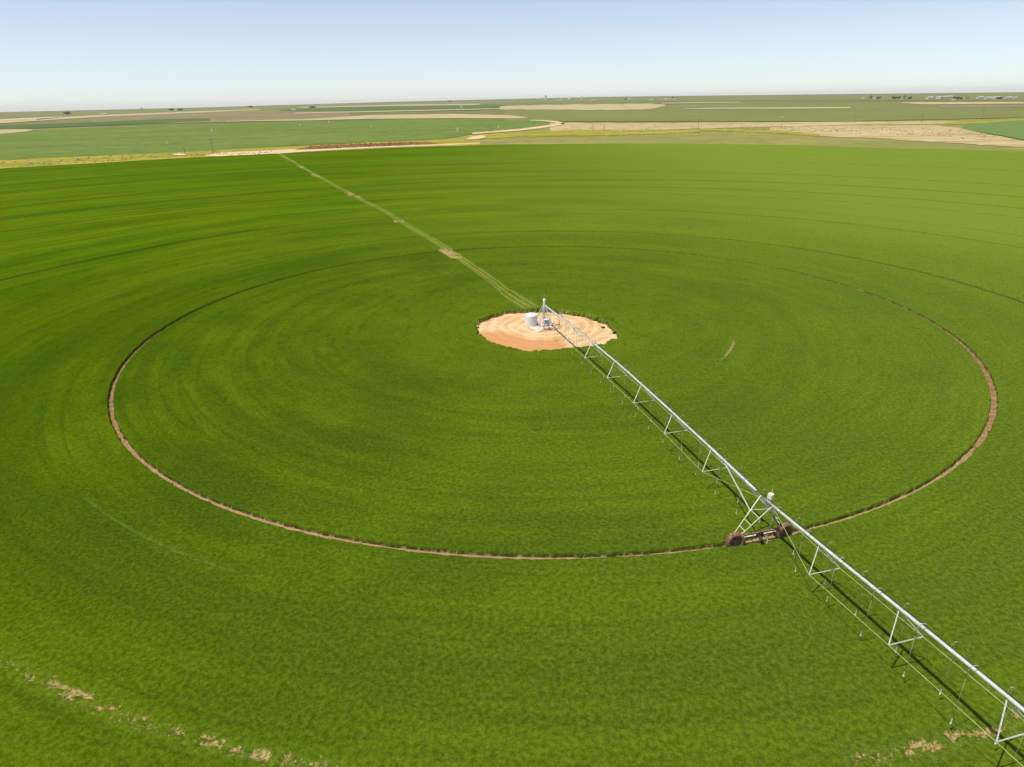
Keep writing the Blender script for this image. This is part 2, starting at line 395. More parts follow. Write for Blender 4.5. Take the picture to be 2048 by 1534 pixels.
    for o_, a_ in ((-1.0, .65), (-.1, .85), (.9, .7)):
        spread = .75 + .35 * (al < 12)
        kk = 1 - sstep(.10, .36 + al * .0004, np.abs(off - wob - o_ * spread)); onr = np.maximum(onr, kk * a_)
    onr = onr * (al > .2) * (.65 + .5 * vnoise(al * .35, off * .3, 41)) 
    rut = np.maximum(rut, np.clip(onr, 0, 1)); h = h - .24 * onr
    STRAW = np.maximum(STRAW, .5 * (1 - sstep(5, 9, al)) * (1 - sstep(1.6, 2.6, np.abs(off))) * (al > 0))
    STRAW = np.maximum(STRAW, .55 * onr * sstep(.35, .6, fbm(al * .25, off * 1.5, 91)))
    pb = np.zeros_like(h)
    for c_, hw in ((45, 7.5), (152, 6), (160, 5), (92, 3), (236, 14), (285, 9), (330, 7), (365, 9)):
        pb = np.maximum(pb, 1 - sstep(hw * .6, hw, np.abs(al - c_)))
    pb = pb * (1 - sstep(1.1, 2.2, np.abs(off + .4))) * sstep(.38, .55, fbm(x * .9, y * .9, 44))
    STRAW = np.maximum(STRAW, pb * 1.25); h = h * (1 - pb * .75)
    # bare pad round the pivot
    edge = np.interp(th, _pa, _pr) + 1.0 * (fbm(x * .8, y * .8, 50) - .5) + .5 * (vnoise(x * 3, y * 3, 51) - .5)
    lush = sstep(edge, edge + .15, r) * (1 - sstep(edge + .9, edge + 1.6, r)) * sstep(-4, 0, y) * (.5 + .8 * vnoise(x * .8, y * .8, 77)); h = h + .26 * lush
    STRAW = np.maximum(STRAW, .6 * (1 - sstep(edge + .1, edge + .9, r)) * sstep(.45, .6, fbm(x * 1.3, y * 1.3, 81)))
    k = 1 - sstep(edge - .1, edge + .12, r)
    h = h * (1 - k) - .15 * k; bare = np.maximum(bare, sstep(.8, 1, k))
    k = (1 - sstep(edge, edge + 1.5, r)) * (1 - k); rut = np.maximum(rut, 0 * k)
    straw = STRAW
    stem_shade = sstep(.03, .22, h0 + .26 * lush - h) * (1 - rut)
    return h, bare, rut, stem_shade, straw

def spans(*seg):
    o = []
    for a, b, st in seg: o.append(np.arange(a, b, st))
    return np.concatenate(o)
R_ = spans((5, 13, .12), (13, 14, .2), (14, 26, 1), (26, 27.3, .1), (27.3, 37, 1), (37, 38, .25), (38, 45, .8), (45, 53, .8), (53, 53.4, .2), (53.5, 54.51, .05), (54.6, 55.1, .2), (55.2, 59.2, .5), (59.2, 60.2, .1), (60.2, 70, .8), (70, 73.4, .14), (73.5, 84, 1), (84, 85, .3), (85, 103.5, 1.2), (103.6, 108.9, .12), (109, 121, 1.5), (121, 122, .3), (122, 144.8, 1.8), (144.6, 146.4, .13), (146.5, 161.2, 1.8), (161.1, 162.9, .13), (163, 187, 2), (187, 188, .3), (188, 215, 2.5), (214.6, 217.4, .16), (218, 240, 3), (240.5, 241.8, .3), (243, 269, 3), (269.4, 270.8, .25), (272, 323, 4), (323.4, 324.8, .3), (326, 372, 4))
THc = np.concatenate([np.arange(-150, -120, .22), np.arange(-120, -68, .12), np.arange(-68, -30, .22), np.arange(-30, 99, .3), np.arange(99, 113.5, .055), np.arange(113.5, 210, .3)])
# the fringe of the field runs from 372 m out to its uneven edge
fr = np.linspace(0, 1, 10)[1:]
thr = np.radians(THc)[None, :]
er = np.interp((THc + 180) % 360 - 180, _ea, _er)[None, :]
Rg = np.concatenate([np.repeat(R_[:, None], len(THc), 1), 372 + fr[:, None] * (er - 372)], 0)
X = Rg * np.cos(thr); Y = Rg * np.sin(thr)
H, B, Ru, St, Sw = crop(X, Y)
H[-1] = -.1
TUFT_SHADE = (1 - sstep(110, 200, np.hypot(X - CAM.x, Y - CAM.y)))
nr, nth = X.shape
V = np.stack([X, Y, H], -1).reshape(-1, 3)
i = np.arange(nr - 1)[:, None] * nth; j = np.arange(nth)[None, :]; jn = (j + 1) % nth
Q = np.stack([i + j, i + jn, i + nth + jn, i + nth + j], -1)[:, :, ::-1].reshape(-1, 4)
keep = (H.reshape(-1)[Q] > -.11).any(1)
Q = Q[keep]
me = bpy.data.meshes.new('wheat_crop')
me.vertices.add(len(V)); me.vertices.foreach_set('co', V.ravel().astype(np.float32))
me.loops.add(Q.size); me.loops.foreach_set('vertex_index', Q.ravel().astype(np.int32))
me.polygons.add(len(Q)); me.polygons.foreach_set('loop_start', np.arange(0, Q.size, 4, dtype=np.int32)); me.polygons.foreach_set('loop_total', np.full(len(Q), 4, np.int32))
me.update(); me.validate()
for nm, ar in (('bare', B), ('rut', Ru), ('stem_shade', St), ('straw', Sw), ('under', TUFT_SHADE)):
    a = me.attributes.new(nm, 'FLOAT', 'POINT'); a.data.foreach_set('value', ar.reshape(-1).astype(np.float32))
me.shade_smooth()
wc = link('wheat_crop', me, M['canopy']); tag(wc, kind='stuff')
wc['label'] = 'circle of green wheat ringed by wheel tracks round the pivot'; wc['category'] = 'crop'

# leafy tufts standing out of the canopy
def tuft(seed, rad, nb):
    r = np.random.default_rng(seed); vs = []; fs = []
    for q in range(nb):
        a, d = r.uniform(0, 6.283), rad * math.sqrt(r.uniform()); x, y = d * math.cos(a), d * math.sin(a)
        t = r.uniform(0, 6.283); lean = r.uniform(.04, .20); la = r.uniform(0, 6.283)
        w = r.uniform(.018, .034); h = r.uniform(.22, .36); c, s = math.cos(t) * w, math.sin(t) * w
        k = len(vs)
        vs += [(x - c, y - s, 0), (x + c, y + s, 0), (x + c * .6 + lean * .5 * math.cos(la), y + s * .6 + lean * .5 * math.sin(la), h * .65), (x + lean * math.cos(la), y + lean * math.sin(la), h)]
        fs += [(k, k + 1, k + 2), (k, k + 2, k + 3)]
    me = bpy.data.meshes.new('tuft'); me.from_pydata(vs, [], fs); me.materials.append(M['leaf']); return me
def scatter(name, pts, scl, rots, meshes, label, cat):
    """one object: geometry nodes put one of the clumps on every point"""
    me = bpy.data.meshes.new(name); me.from_pydata(pts.tolist(), [], [])
    for nm, ar in (('sc', scl), ('rz', rots)):
        a = me.attributes.new(nm, 'FLOAT', 'POINT'); a.data.foreach_set('value', np.asarray(ar, np.float32))
    o = bpy.data.objects.new(name, me); COL.objects.link(o)
    hid = bpy.data.collections.new(name + '_clumps')
    for q, mm in enumerate(meshes):
        oo = bpy.data.objects.new('leaf_clump', mm); hid.objects.link(oo)
    ng = bpy.data.node_groups.new(name, 'GeometryNodeTree')
    ng.interface.new_socket('Geometry', in_out='INPUT', socket_type='NodeSocketGeometry'); ng.interface.new_socket('Geometry', in_out='OUTPUT', socket_type='NodeSocketGeometry')
    gi = ng.nodes.new('NodeGroupInput'); go = ng.nodes.new('NodeGroupOutput')
    ip = ng.nodes.new('GeometryNodeInstanceOnPoints'); ci = ng.nodes.new('GeometryNodeCollectionInfo')
    ci.inputs[0].default_value = hid; ci.inputs['Separate Children'].default_value = True; ci.inputs['Reset Children'].default_value = True
    ip.inputs['Pick Instance'].default_value = True
    def attr(nm):
        n = ng.nodes.new('GeometryNodeInputNamedAttribute'); n.data_type = 'FLOAT'; n.inputs[0].default_value = nm; return n.outputs[0]
    cx = ng.nodes.new('ShaderNodeCombineXYZ'); ng.links.new(attr('rz'), cx.inputs[2])
    ng.links.new(gi.outputs[0], ip.inputs['Points']); ng.links.new(ci.outputs[0], ip.inputs['Instance'])
    ng.links.new(cx.outputs[0], ip.inputs['Rotation']); ng.links.new(attr('sc'), ip.inputs['Scale'])
    ng.links.new(ip.outputs[0], go.inputs[0])
    md = o.modifiers.new('clumps', 'NODES'); md.node_group = ng
    tag(o, label, cat, kind='stuff')
    return o
def wheat_points():
    P = []
    gs = .43
    gx, gy = np.meshgrid(np.arange(-175, 175, gs), np.arange(-75, 130, gs)); n0 = gx.size
    x = gx.ravel() + RNG.uniform(-.5, .5, n0) * gs; y = gy.ravel() + RNG.uniform(-.5, .5, n0) * gs
    d = np.hypot(x - CAM.x, y - CAM.y); ang = np.degrees(np.arctan2(x - CAM.x, y - CAM.y))
    keepp = (RNG.uniform(0, 1, n0) < 1 - sstep(110, 215, d)) & (np.abs(ang) < 43) & (d > 28)
    x = x[keepp]; y = y[keepp]; d = d[keepp]
    h, b, ru, _, sw = crop(x, y)
    # clumps must not hang over the bare ground
    ok = np.ones(len(x), bool)
    for dx, dy in ((0, 0), (.28, 0), (-.28, 0), (0, .28), (0, -.28)):
        h2, b2, r2, _, sw = crop(x + dx, y + dy); ok &= (h2 > .25) & (sw < .55) & (b2 < .15) & (r2 < .3)
    return x[ok], y[ok], h[ok]
x, y, h = wheat_points()
pts = np.stack([x, y, h - .30], 1)
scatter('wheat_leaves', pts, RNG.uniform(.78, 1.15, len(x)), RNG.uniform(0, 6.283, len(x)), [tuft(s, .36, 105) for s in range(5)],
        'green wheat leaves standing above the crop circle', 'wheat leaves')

# ------------------------------------------------------------------ fields beyond the circle
def strip(name, top, bot, mat, lift, label=None, nv=5, step=14, jit=0., seed=0, ragged=0.):
    """a patch of land; its outline is given where it is seen, laid down on the terrain"""
    top = np.array(top, float); bot = np.array(bot, float)
    x0 = max(top[0, 0], bot[0, 0]); x1 = min(top[-1, 0], bot[-1, 0])
    xs = np.linspace(x0, x1, max(3, int((x1 - x0) / step) + 1))
    yt = np.interp(xs, top[:, 0], top[:, 1]); yb = np.interp(xs, bot[:, 0], bot[:, 1])
    if ragged:
        yt = yt + ragged * (fbm(xs * .05, xs * 0 + seed, 60) - .5); yb = yb + ragged * (fbm(xs * .05, xs * 0 + seed + 9, 61) - .5)
    vs = []
    for q, xx in enumerate(xs):
        a = G(xx, yb[q]); b = G(xx, min(yt[q], yb[q] - .02))
        for k in range(nv + 1):
            p = a + (b - a) * k / nv; p[2] = float(terr(p[0], p[1])) + lift; vs.append(p.tolist())
    fs = []
    w = nv + 1
    for q in range(len(xs) - 1):
        for k in range(nv): fs.append((q * w + k, (q + 1) * w + k, (q + 1) * w + k + 1, q * w + k + 1))
    me = bpy.data.meshes.new(name); me.from_pydata(vs, [], fs); me.shade_smooth()
    o = link(name, me, mat); tag(o, kind='structure'); return o
green_l = mk_field('green_field_left', (.13, .19, .042), (.165, .21, .055), (.105, .165, .035), .006, .012, 1., .06, .35, .2)
green_d = mk_field('green_field_dark', (.085, .140, .045), (.115, .16, .045), None, .003, .01, 1., .03, .3)
green_g = mk_field('green_field_grey', (.165, .19, .062), (.195, .205, .07), None, .003, .012, 1., .03, .3)
green_r = mk_field('green_field_right', (.135, .20, .065), (.15, .21, .065), None, .004, .012, 1., .05, .2)
tan = mk_field('tan_field', (.40, .33, .18), (.48, .40, .235), (.33, .29, .14), .004, .02, 1., .03, .25)
tan_d = mk_field('dry_grass_tan', (.42, .32, .15), (.50, .40, .23), (.32, .27, .10), .008, .03, 1., .06, .45)
olive = mk_field('dry_grass_olive', (.22, .22, .07), (.29, .26, .085), (.18, .22, .06), .006, .022, 1., .07, .35)
yellow = mk_field('weedy_verge', (.26, .26, .03), (.40, .31, .07), (.19, .24, .03), .012, .05, 1., .12, .45)
brown_f = mk_field('brown_green_field', (.20, .18, .085), (.27, .21, .12), (.16, .17, .07), .002, .009, 1., .02, .3)
dirt = mk_field('pale_dirt', (.62, .48, .30), (.54, .40, .23), (.68, .56, .38), .03, .05, 1., .2, .3)
dusty = mk_field('hazy_tree_line', (.15, .16, .12), (.20, .19, .14), None, .0008, .004, 1., .01, .3)

strip('far_fields', [(-300, 233), (0, 229), (400, 217.5), (800, 205.5), (1200, 197), (1600, 192.5), (2048, 189), (2400, 187)],
      [(-300, 262), (0, 243), (400, 228), (800, 214), (1200, 204), (1600, 200), (2048, 200), (2400, 200)], green_g, .5)
strip('green_field', [(560, 219), (700, 214), (800, 211.5), (960, 209), (1012, 210)], [(560, 223), (800, 223), (960, 221), (1012, 211.5)], green_d, .9)
strip('green_field', [(1010, 219), (1300, 212), (1500, 204), (1800, 204), (2100, 206)], [(1010, 243), (1300, 243), (1700, 243), (1900, 239), (2100, 234)], green_g, .45)
strip('brown_field', [(180, 236), (400, 226), (580, 220), (700, 222)], [(180, 248), (400, 246), (580, 241), (700, 234)], brown_f, .6)
strip('dry_strip', [(600, 214.5), (800, 209.5), (960, 207.5)], [(600, 216), (800, 212), (960, 210)], tan, 1.2)
strip('dry_strip', [(590, 226), (800, 221.5), (1000, 217), (1080, 215)], [(590, 228), (800, 223.5), (1000, 218.5), (1080, 215.6)], tan, 1.2)
strip('tan_field', [(1000, 213), (1080, 210), (1300, 208), (1330, 210)], [(1000, 220), (1080, 219.5), (1200, 221), (1300, 220), (1330, 212)], tan, 1.1, ragged=2)
strip('tan_field', [(1325, 206.5), (1400, 205), (1480, 204.5)], [(1325, 208), (1400, 207), (1480, 205.5)], tan, 1.3)
strip('dry_strip', [(1370, 218), (1420, 216.5), (1700, 215)], [(1370, 219), (1420, 218.6), (1560, 218.6), (1700, 218)], tan, 1.2)
strip('tan_field', [(1800, 205.5), (1840, 205), (2048, 205), (2300, 204)], [(1800, 206.5), (1840, 210), (1900, 209.5), (2048, 208.5), (2300, 207)], tan, 1.3)
strip('brown_field', [(1880, 211), (2048, 210), (2300, 208)], [(1880, 217), (2048, 216), (2300, 213)], brown_f, .9)
strip('tan_field', [(450, 243), (620, 238.5), (740, 230.5), (900, 228.5), (1020, 231), (1055, 236)], [(450, 244), (620, 241.5), (740, 238.5), (900, 237.5), (1020, 237.8), (1055, 237)], tan, .8)
strip('dry_strip', [(-300, 255), (0, 241), (200, 230.5), (400, 222.5), (520, 218.5)], [(-300, 265), (0, 247.5), (200, 234), (400, 225.5), (520, 220)], tan, 1.0)
strip('green_field', [(-300, 262), (0, 252), (200, 244), (330, 238), (420, 237)], [(-300, 275), (0, 260), (200, 252), (330, 246), (420, 242)], green_d, .7)
strip('pale_dirt_track', [(-300, 252), (0, 239.5), (75, 236), (125, 234)], [(-300, 257), (0, 242), (75, 238.2), (125, 235)], dirt, 1.5)
# big green circle on the left
strip('green_field', [(-300, 278), (0, 263), (60, 261), (200, 255), (400, 248), (600, 242), (800, 238.6), (1000, 238.2), (1085, 240.5), (1112, 245)],
      [(-300, 338), (0, 321), (200, 312), (400, 303), (600, 291), (885, 279), (945, 268), (1040, 260), (1085, 252.5), (1112, 247)], green_l, .25, nv=14)
strip('bare_strip', [(-300, 268), (0, 260), (64, 258.5), (66, 260)], [(-300, 282), (0, 268.5), (64, 263.5), (66, 261)], tan, .6)
# dry land between the circles
strip('dry_grassland', [(880, 281), (945, 270), (1040, 262), (1085, 255), (1112, 247), (1130, 245), (1400, 245), (1700, 243.5), (1990, 238), (2048, 235), (2300, 228)],
      [(880, 291), (1024, 289), (1500, 289.5), (1800, 298), (2048, 306), (2300, 318)], olive, .12, nv=12)
strip('dry_ground', [(1100, 245), (1150, 246.5), (1300, 247), (1560, 245.2), (1700, 244), (1930, 243)], [(1100, 262), (1180, 263), (1300, 260.5), (1400, 257), (1560, 254), (1700, 250), (1930, 248)], tan_d, .30, nv=8, ragged=3)
strip('dry_ground', [(1540, 256), (1700, 252), (1860, 251), (1925, 257), (1960, 267), (2048, 283), (2300, 325)], [(1540, 262), (1600, 271), (1750, 278), (1900, 287), (2048, 296), (2300, 330)], tan_d, .33, nv=8, ragged=4)
strip('weedy_ground', [(935, 271), (1040, 264), (1150, 260), (1300, 262), (1400, 259.5)], [(935, 282), (1040, 274), (1150, 272), (1300, 270), (1400, 264)], yellow, .36, ragged=3)
strip('weedy_ground', [(1400, 258), (1560, 262), (1640, 270)], [(1400, 261), (1560, 268), (1640, 273)], yellow, .38, ragged=3)
strip('weedy_ground', [(1890, 246), (1925, 243), (1990, 241.5), (2048, 238.5), (2300, 230)], [(1890, 250), (1925, 249), (1990, 246), (2048, 241.5), (2300, 233)], yellow, .4)
strip('green_field', [(1922, 255), (1940, 249), (1990, 245.2), (2048, 240.8), (2300, 232)], [(1922, 257), (1940, 262), (1990, 270), (2048, 281), (2300, 325)], green_r, .5, nv=8)
# track round the tip of the left circle
for top, bot in (([(1060, 240.5), (1090, 241.2), (1116, 243.6), (1128, 246.8)], [(1060, 241.5), (1090, 243), (1112, 246.2), (1128, 249.8)]),
                 ([(945, 266.8), (1040, 258.6), (1090, 252), (1118, 247.5), (1128, 246.8)], [(945, 269.5), (1040, 262.4), (1090, 256.5), (1118, 251), (1128, 249.8)])):
    strip('dirt_track', top, bot, dirt, .6, step=6, nv=2)
# verge and dirt road along the near edge
strip('weedy_verge', [(-300, 333), (0, 317.5), (200, 309.5), (400, 302), (600, 291.5), (885, 279), (960, 271)],
      [(-300, 358), (0, 338.5), (200, 327.5), (430, 314.5), (560, 308.5), (820, 295.5), (960, 291)], yellow, .18, nv=6, ragged=2)
strip('dirt_road', [(412, 311), (440, 306), (560, 300.5), (620, 298), (740, 293.3), (885, 288.6), (960, 286)], [(412, 313), (440, 313.5), (560, 308), (620, 303.2), (740, 296.7), (885, 291.3), (960, 288)], dirt, .30, nv=3, step=8)
strip('bare_patch', [(934, 279), (945, 274), (965, 271.6), (972, 274)], [(934, 280.5), (950, 279.6), (965, 278), (972, 275)], dirt, .6, step=5)
strip('bare_patch', [(345, 309), (362, 308), (372, 309.5)], [(345, 311), (362, 312.4), (372, 311)], dirt, .5, step=5)

# clumps of brush: each kind one object of stuff
def brush(name, pts, mat, label, cat):
    vs = []; fs = []
    ico = bmesh.new(); bmesh.ops.create_icosphere(ico, subdivisions=1, radius=1); iv = [v.co.copy() for v in ico.verts]; iff = [[v.index for v in f.verts] for f in ico.faces]; ico.free()
    for (x, y, z, r, hh) in pts:
        k = len(vs)
        for v in iv:
            j = random.uniform(.6, 1.25); vs.append((x + v.x * r * j, y + v.y * r * j, z + max(-.1, v.z * j) * hh))
        fs += [tuple(k + q for q in f) for f in iff]
    me = bpy.data.meshes.new(name); me.from_pydata(vs, [], fs); o = link(name, me, mat); tag(o, label, cat, kind='stuff'); return o
P = []
for q in range(1500):
    t = random.random(); x = 592 + 296 * t
    wt = min(1, t * 9) * min(1, (1 - t) * 5) 
    yb = np.interp(x, [592, 740, 885], [300.5, 294.0, 288.6]); y = yb - random.uniform(-.3, 4.0) * wt
    p = G(x, y); r = random.uniform(.5, 1.3); P.append((p[0], p[1], p[2], r, random.uniform(.7, 1.9) * (.4 + .6 * wt)))
brush('tumbleweed', P, M['weed'], 'row of reddish brown tumbleweeds banked up along the far field edge', 'tumbleweeds')
P = []
for q in range(1500):
    z_ = random.random()
    if z_ < .35: x = random.uniform(1120, 1560); y = random.uniform(247, 268)
    elif z_ < .8: x = random.uniform(1560, 2048); y = random.uniform(254, 262) + (x - 1560) / 488 * 25 * random.random()
    else: x = random.uniform(0, 560); y = np.interp(x, [0, 200, 560], [330, 320, 303]) + random.uniform(-6, 5)
    if x > 1915 and y < 262 + (x - 1950) * .2: continue
    p = G(x, y); P.append((p[0], p[1], p[2], random.uniform(.4, 1.4), random.uniform(.3, 1.0)))
brush('scrub', P, M['scrub'], 'low dry scrub dotted over the tan ground beyond the wheat', 'scrub')

# ------------------------------------------------------------------ mesh helpers
def tube(bm, pts, r, seg=8, cap=True):
    pts = [Vector(p) for p in pts]; rings = []
    for i, p in enumerate(pts):
        d = (pts[min(i + 1, len(pts) - 1)] - pts[max(i - 1, 0)]).normalized()
        a = Vector((0, 0, 1)) if abs(d.z) < .9 else Vector((1, 0, 0))
        u = d.cross(a).normalized(); v = d.cross(u).normalized()
        rad_ = r[i] if isinstance(r, (list, tuple)) else r
        rings.append([bm.verts.new(p + (u * math.cos(6.28318 * k / seg) + v * math.sin(6.28318 * k / seg)) * rad_) for k in range(seg)])
    for a, b in zip(rings[:-1], rings[1:]):
        for k in range(seg): bm.faces.new((a[k], a[(k + 1) % seg], b[(k + 1) % seg], b[k]))
    if cap: bm.faces.new(rings[0][::-1]); bm.faces.new(rings[-1])
    return bm
def box(bm, c, s, rz=0., bev=0., ry=0.):
    r = bmesh.ops.create_cube(bm, size=1)
    vs = r['verts']
    bmesh.ops.scale(bm, vec=s, verts=vs)
    if bev:
        es = list({e for v in vs for e in v.link_edges}); rr_ = bmesh.ops.bevel(bm, geom=es, offset=bev, segments=1, affect='EDGES'); vs = list({v for f in rr_['faces'] for v in f.verts} | {v for v in vs if v.is_valid})
    if ry: bmesh.ops.rotate(bm, cent=(0, 0, 0), matrix=Matrix.Rotation(ry, 3, 'Y'), verts=vs)
    bmesh.ops.rotate(bm, cent=(0, 0, 0), matrix=Matrix.Rotation(rz, 3, 'Z'), verts=vs)
    bmesh.ops.translate(bm, vec=c, verts=vs)
def lathe(bm, prof, seg=32, axis='Z', close=False):
    rings = []
    for (r, z) in prof:
        ring = []
        for k in range(seg):
            a = 6.283185 * k / seg; ring.append(bm.verts.new((r * math.cos(a), r * math.sin(a), z)))
        rings.append(ring)
    pr = list(zip(rings[:-1], rings[1:])) + ([(rings[-1], rings[0])] if close else [])
    for a, b in pr:
        for k in range(seg): bm.faces.new((a[k], a[(k + 1) % seg], b[(k + 1) % seg], b[k]))
    if not close: bm.faces.new(rings[0][::-1]); bm.faces.new(rings[-1])

# ------------------------------------------------------------------ the irrigation machine
ANG = math.radians(-75.4)
U = Vector((math.cos(ANG), math.sin(ANG), 0)); W = Vector((-U.y, U.x, 0))
def at(s, t, z): return U * s + W * t + Vector((0, 0, z))
_hs = [0, 1.5, 11, 20, 29, 38, 46, 54, 61, 67, 73, 81, 90, 99, 108]
_hz = [3.30, 3.32, 3.68, 3.90, 3.98, 3.80, 3.56, 3.24, 3.50, 3.78, 3.98, 4.08, 3.98, 3.70, 3.24]
def hp(s): return float(np.interp(s, _hs, _hz))
def hps(s): return (hp(s - 1.5) + hp(s) + hp(s + 1.5) + hp(s - .7) + hp(s + .7)) / 5 if 2 < s < 106.5 and abs(s - 54) > 2 else hp(s)
root = empty('irrigation_machine', (0, 0, 0))
tag(root, 'long galvanised centre pivot irrigation machine on wheeled tower crossing the green wheat', 'irrigation machine')

# stand over the pivot point
CX, CY = .55, -.40
stand = empty('pivot_stand', (CX, CY, 0), root)
ttop = Vector((0, 0, 3.0))
for k, (lx, ly) in enumerate(((-.85, -1.35), (1.12, -.82), (-1.25, 1.0), (.62, 1.4))):
    bm = bmesh.new(); tube(bm, [(lx, ly, .12), (lx * .12, ly * .12, 3.0)], .055, 6)
    link('leg', bm, M['galv_thin'], stand)
for z in (.45, 1.5):
    bm = bmesh.new(); f = 1 - .88 * (z - .12) / 2.88
    c = [Vector((lx * f, ly * f, z)) for lx, ly in ((-.85, -1.35), (1.12, -.82), (.62, 1.4), (-1.25, 1.0))]
    for a, b in zip(c, c[1:] + c[:1]): tube(bm, [a, b], .035, 5)
    link('cross_brace', bm, M['galv_thin'], stand)
bm = bmesh.new(); tube(bm, [(0, 0, .1), (0, 0, 2.95)], .08, 12); tube(bm, [(0, 0, .3), (0, 0, .36)], .2, 12); link('riser_pipe', bm, M['galv'], stand, True)
bm = bmesh.new(); tube(bm, [(.13, -.1, .9), (.1, -.08, 2.9)], .03, 6); tube(bm, [(-.18, .05, .6), (-.12, .03, 2.9)], .03, 6); link('cable_conduit', bm, M['hose'], stand)
el = bmesh.new()
e0 = [(0, 0, 2.95), (0, 0, 3.15)]
d = at(1.6, 0, hp(1.6)) - Vector((CX, CY, 0))
tube(el, [(0, 0, 2.9), (0, 0, 3.2), (d.x * .12, d.y * .12, 3.3), tuple(d * .5 + Vector((0, 0, 3.3)) * .5 * 0 + Vector((0, 0, 0)))], [.13, .13, .11, .1], 12)
link('elbow_pipe', el, M['galv'], stand, True)
bm = bmesh.new(); lathe(bm, [(.17, 3.28), (.19, 3.4), (.19, 3.72), (.14, 3.82), (.03, 3.84)], 16); link('collector_cap', bm, M['white'], stand, True)
bm = bmesh.new(); tube(bm, [(.02, 0, 3.83), (.02, 0, 4.6)], .012, 5); tube(bm, [(-.1, 0, 4.45), (.14, 0, 4.45)], .01, 5); link('antenna', bm, M['galv_thin'], stand)
cp_ = empty('control_panel', (CX + .28, CY - 1.0, .42), root, math.radians(8))
bm = bmesh.new(); box(bm, (0, 0, .34), (.82, .3, .68), bev=.02); link('cabinet', bm, M['white'], cp_)
bm = bmesh.new(); box(bm, (.03, -.165, .33), (.64, .03, .54), bev=.008); link('door', bm, M['blue'], cp_)
bm = bmesh.new(); box(bm, (.0, -.03, .70), (.92, .42, .03)); link('hood', bm, M['white'], cp_)
for sx in (-.3, .3):
    bm = bmesh.new(); tube(bm, [(sx, 0, -.38), (sx, 0, .02)], .03, 6); link('leg', bm, M['rust'], cp_)

def pipe_part(s0, s1):
    bm = bmesh.new(); ss = np.arange(s0, s1 + .01, 1.5); pts = [at(s, 0, hps(s)) for s in ss]; tube(bm, pts, .098, 14)
    link('span_pipe', bm, M['galv'], root, True)
    for s in np.arange(s0 + 6.4, s1 - 2, 6.45):
        bm = bmesh.new(); a = at(s - .05, 0, hps(s - .05)); b = at(s + .05, 0, hps(s + .05)); tube(bm, [a, b], .135, 14); link('pipe_flange', bm, M['galv_thin'], root)
def truss(s0, joints, s1):
    Ls = []
    for s in joints:
        z = hps(s) ; sl = s + .85; zl = z - 1.5
        p = at(s, 0, z - .1); l = at(sl, -1.12, zl); r = at(sl, 1.12, zl); Ls.append((l, r))
        bm = bmesh.new(); tube(bm, [p, l], .035, 5); tube(bm, [p, r], .035, 5); tube(bm, [l, r], .032, 5)
        q = at(s + 1.7, 0, hps(s + 1.7) - .1)
        link('truss_brace', bm, M['galv_thin'], root)
    for side in (0, 1):
        sg = -1 if side == 0 else 1
        pts = [at(s0, sg * .1, hps(s0) - .15)] + [q[side] for q in Ls] + [at(s1, sg * .1, hps(s1) - .15)]
        bm = bmesh.new()
        for a, b in zip(pts[:-1], pts[1:]): tube(bm, [a, b], .016, 5)
        link('truss_rod', bm, M['rod'], root)
def drop(k, s):
    side = -1 if k % 2 == 0 else 1
    z = hps(s); zb = .85 + random.uniform(-.08, .08)
    lean = random.uniform(-.12, .12); t1 = side * .48 - .12
    bm = bmesh.new()
    tube(bm, [at(s, 0, z + .08), at(s, 0, z + .36), at(s, t1 * .3, z + .46), at(s, t1 * .75, z + .46), at(s, t1, z + .32), at(s, t1, z - .25)], .018, 6)
    tube(bm, [at(s, t1, z - .2), at(s + lean * .3, t1 - .03, (z + zb) / 2), at(s + lean, t1 - .1, zb + .3)], .013, 5)
    for fc in bm.faces: fc.material_index = 1 if fc.calc_center_median().z < z + .3 else 0
    o = link('drop_hose', bm, [M['galv_thin'], M['hose']], root, True)
    bm = bmesh.new(); tube(bm, [at(s + lean, t1 - .1, zb + .32), at(s + lean * 1.1, t1 - .11, zb)], .024, 6); tube(bm, [at(s + lean * 1.1, t1 - .11, zb + .02), at(s + lean * 1.1, t1 - .11, zb - .05)], [.045, .04], 8)
    link('nozzle', bm, M['nozzle'], o)
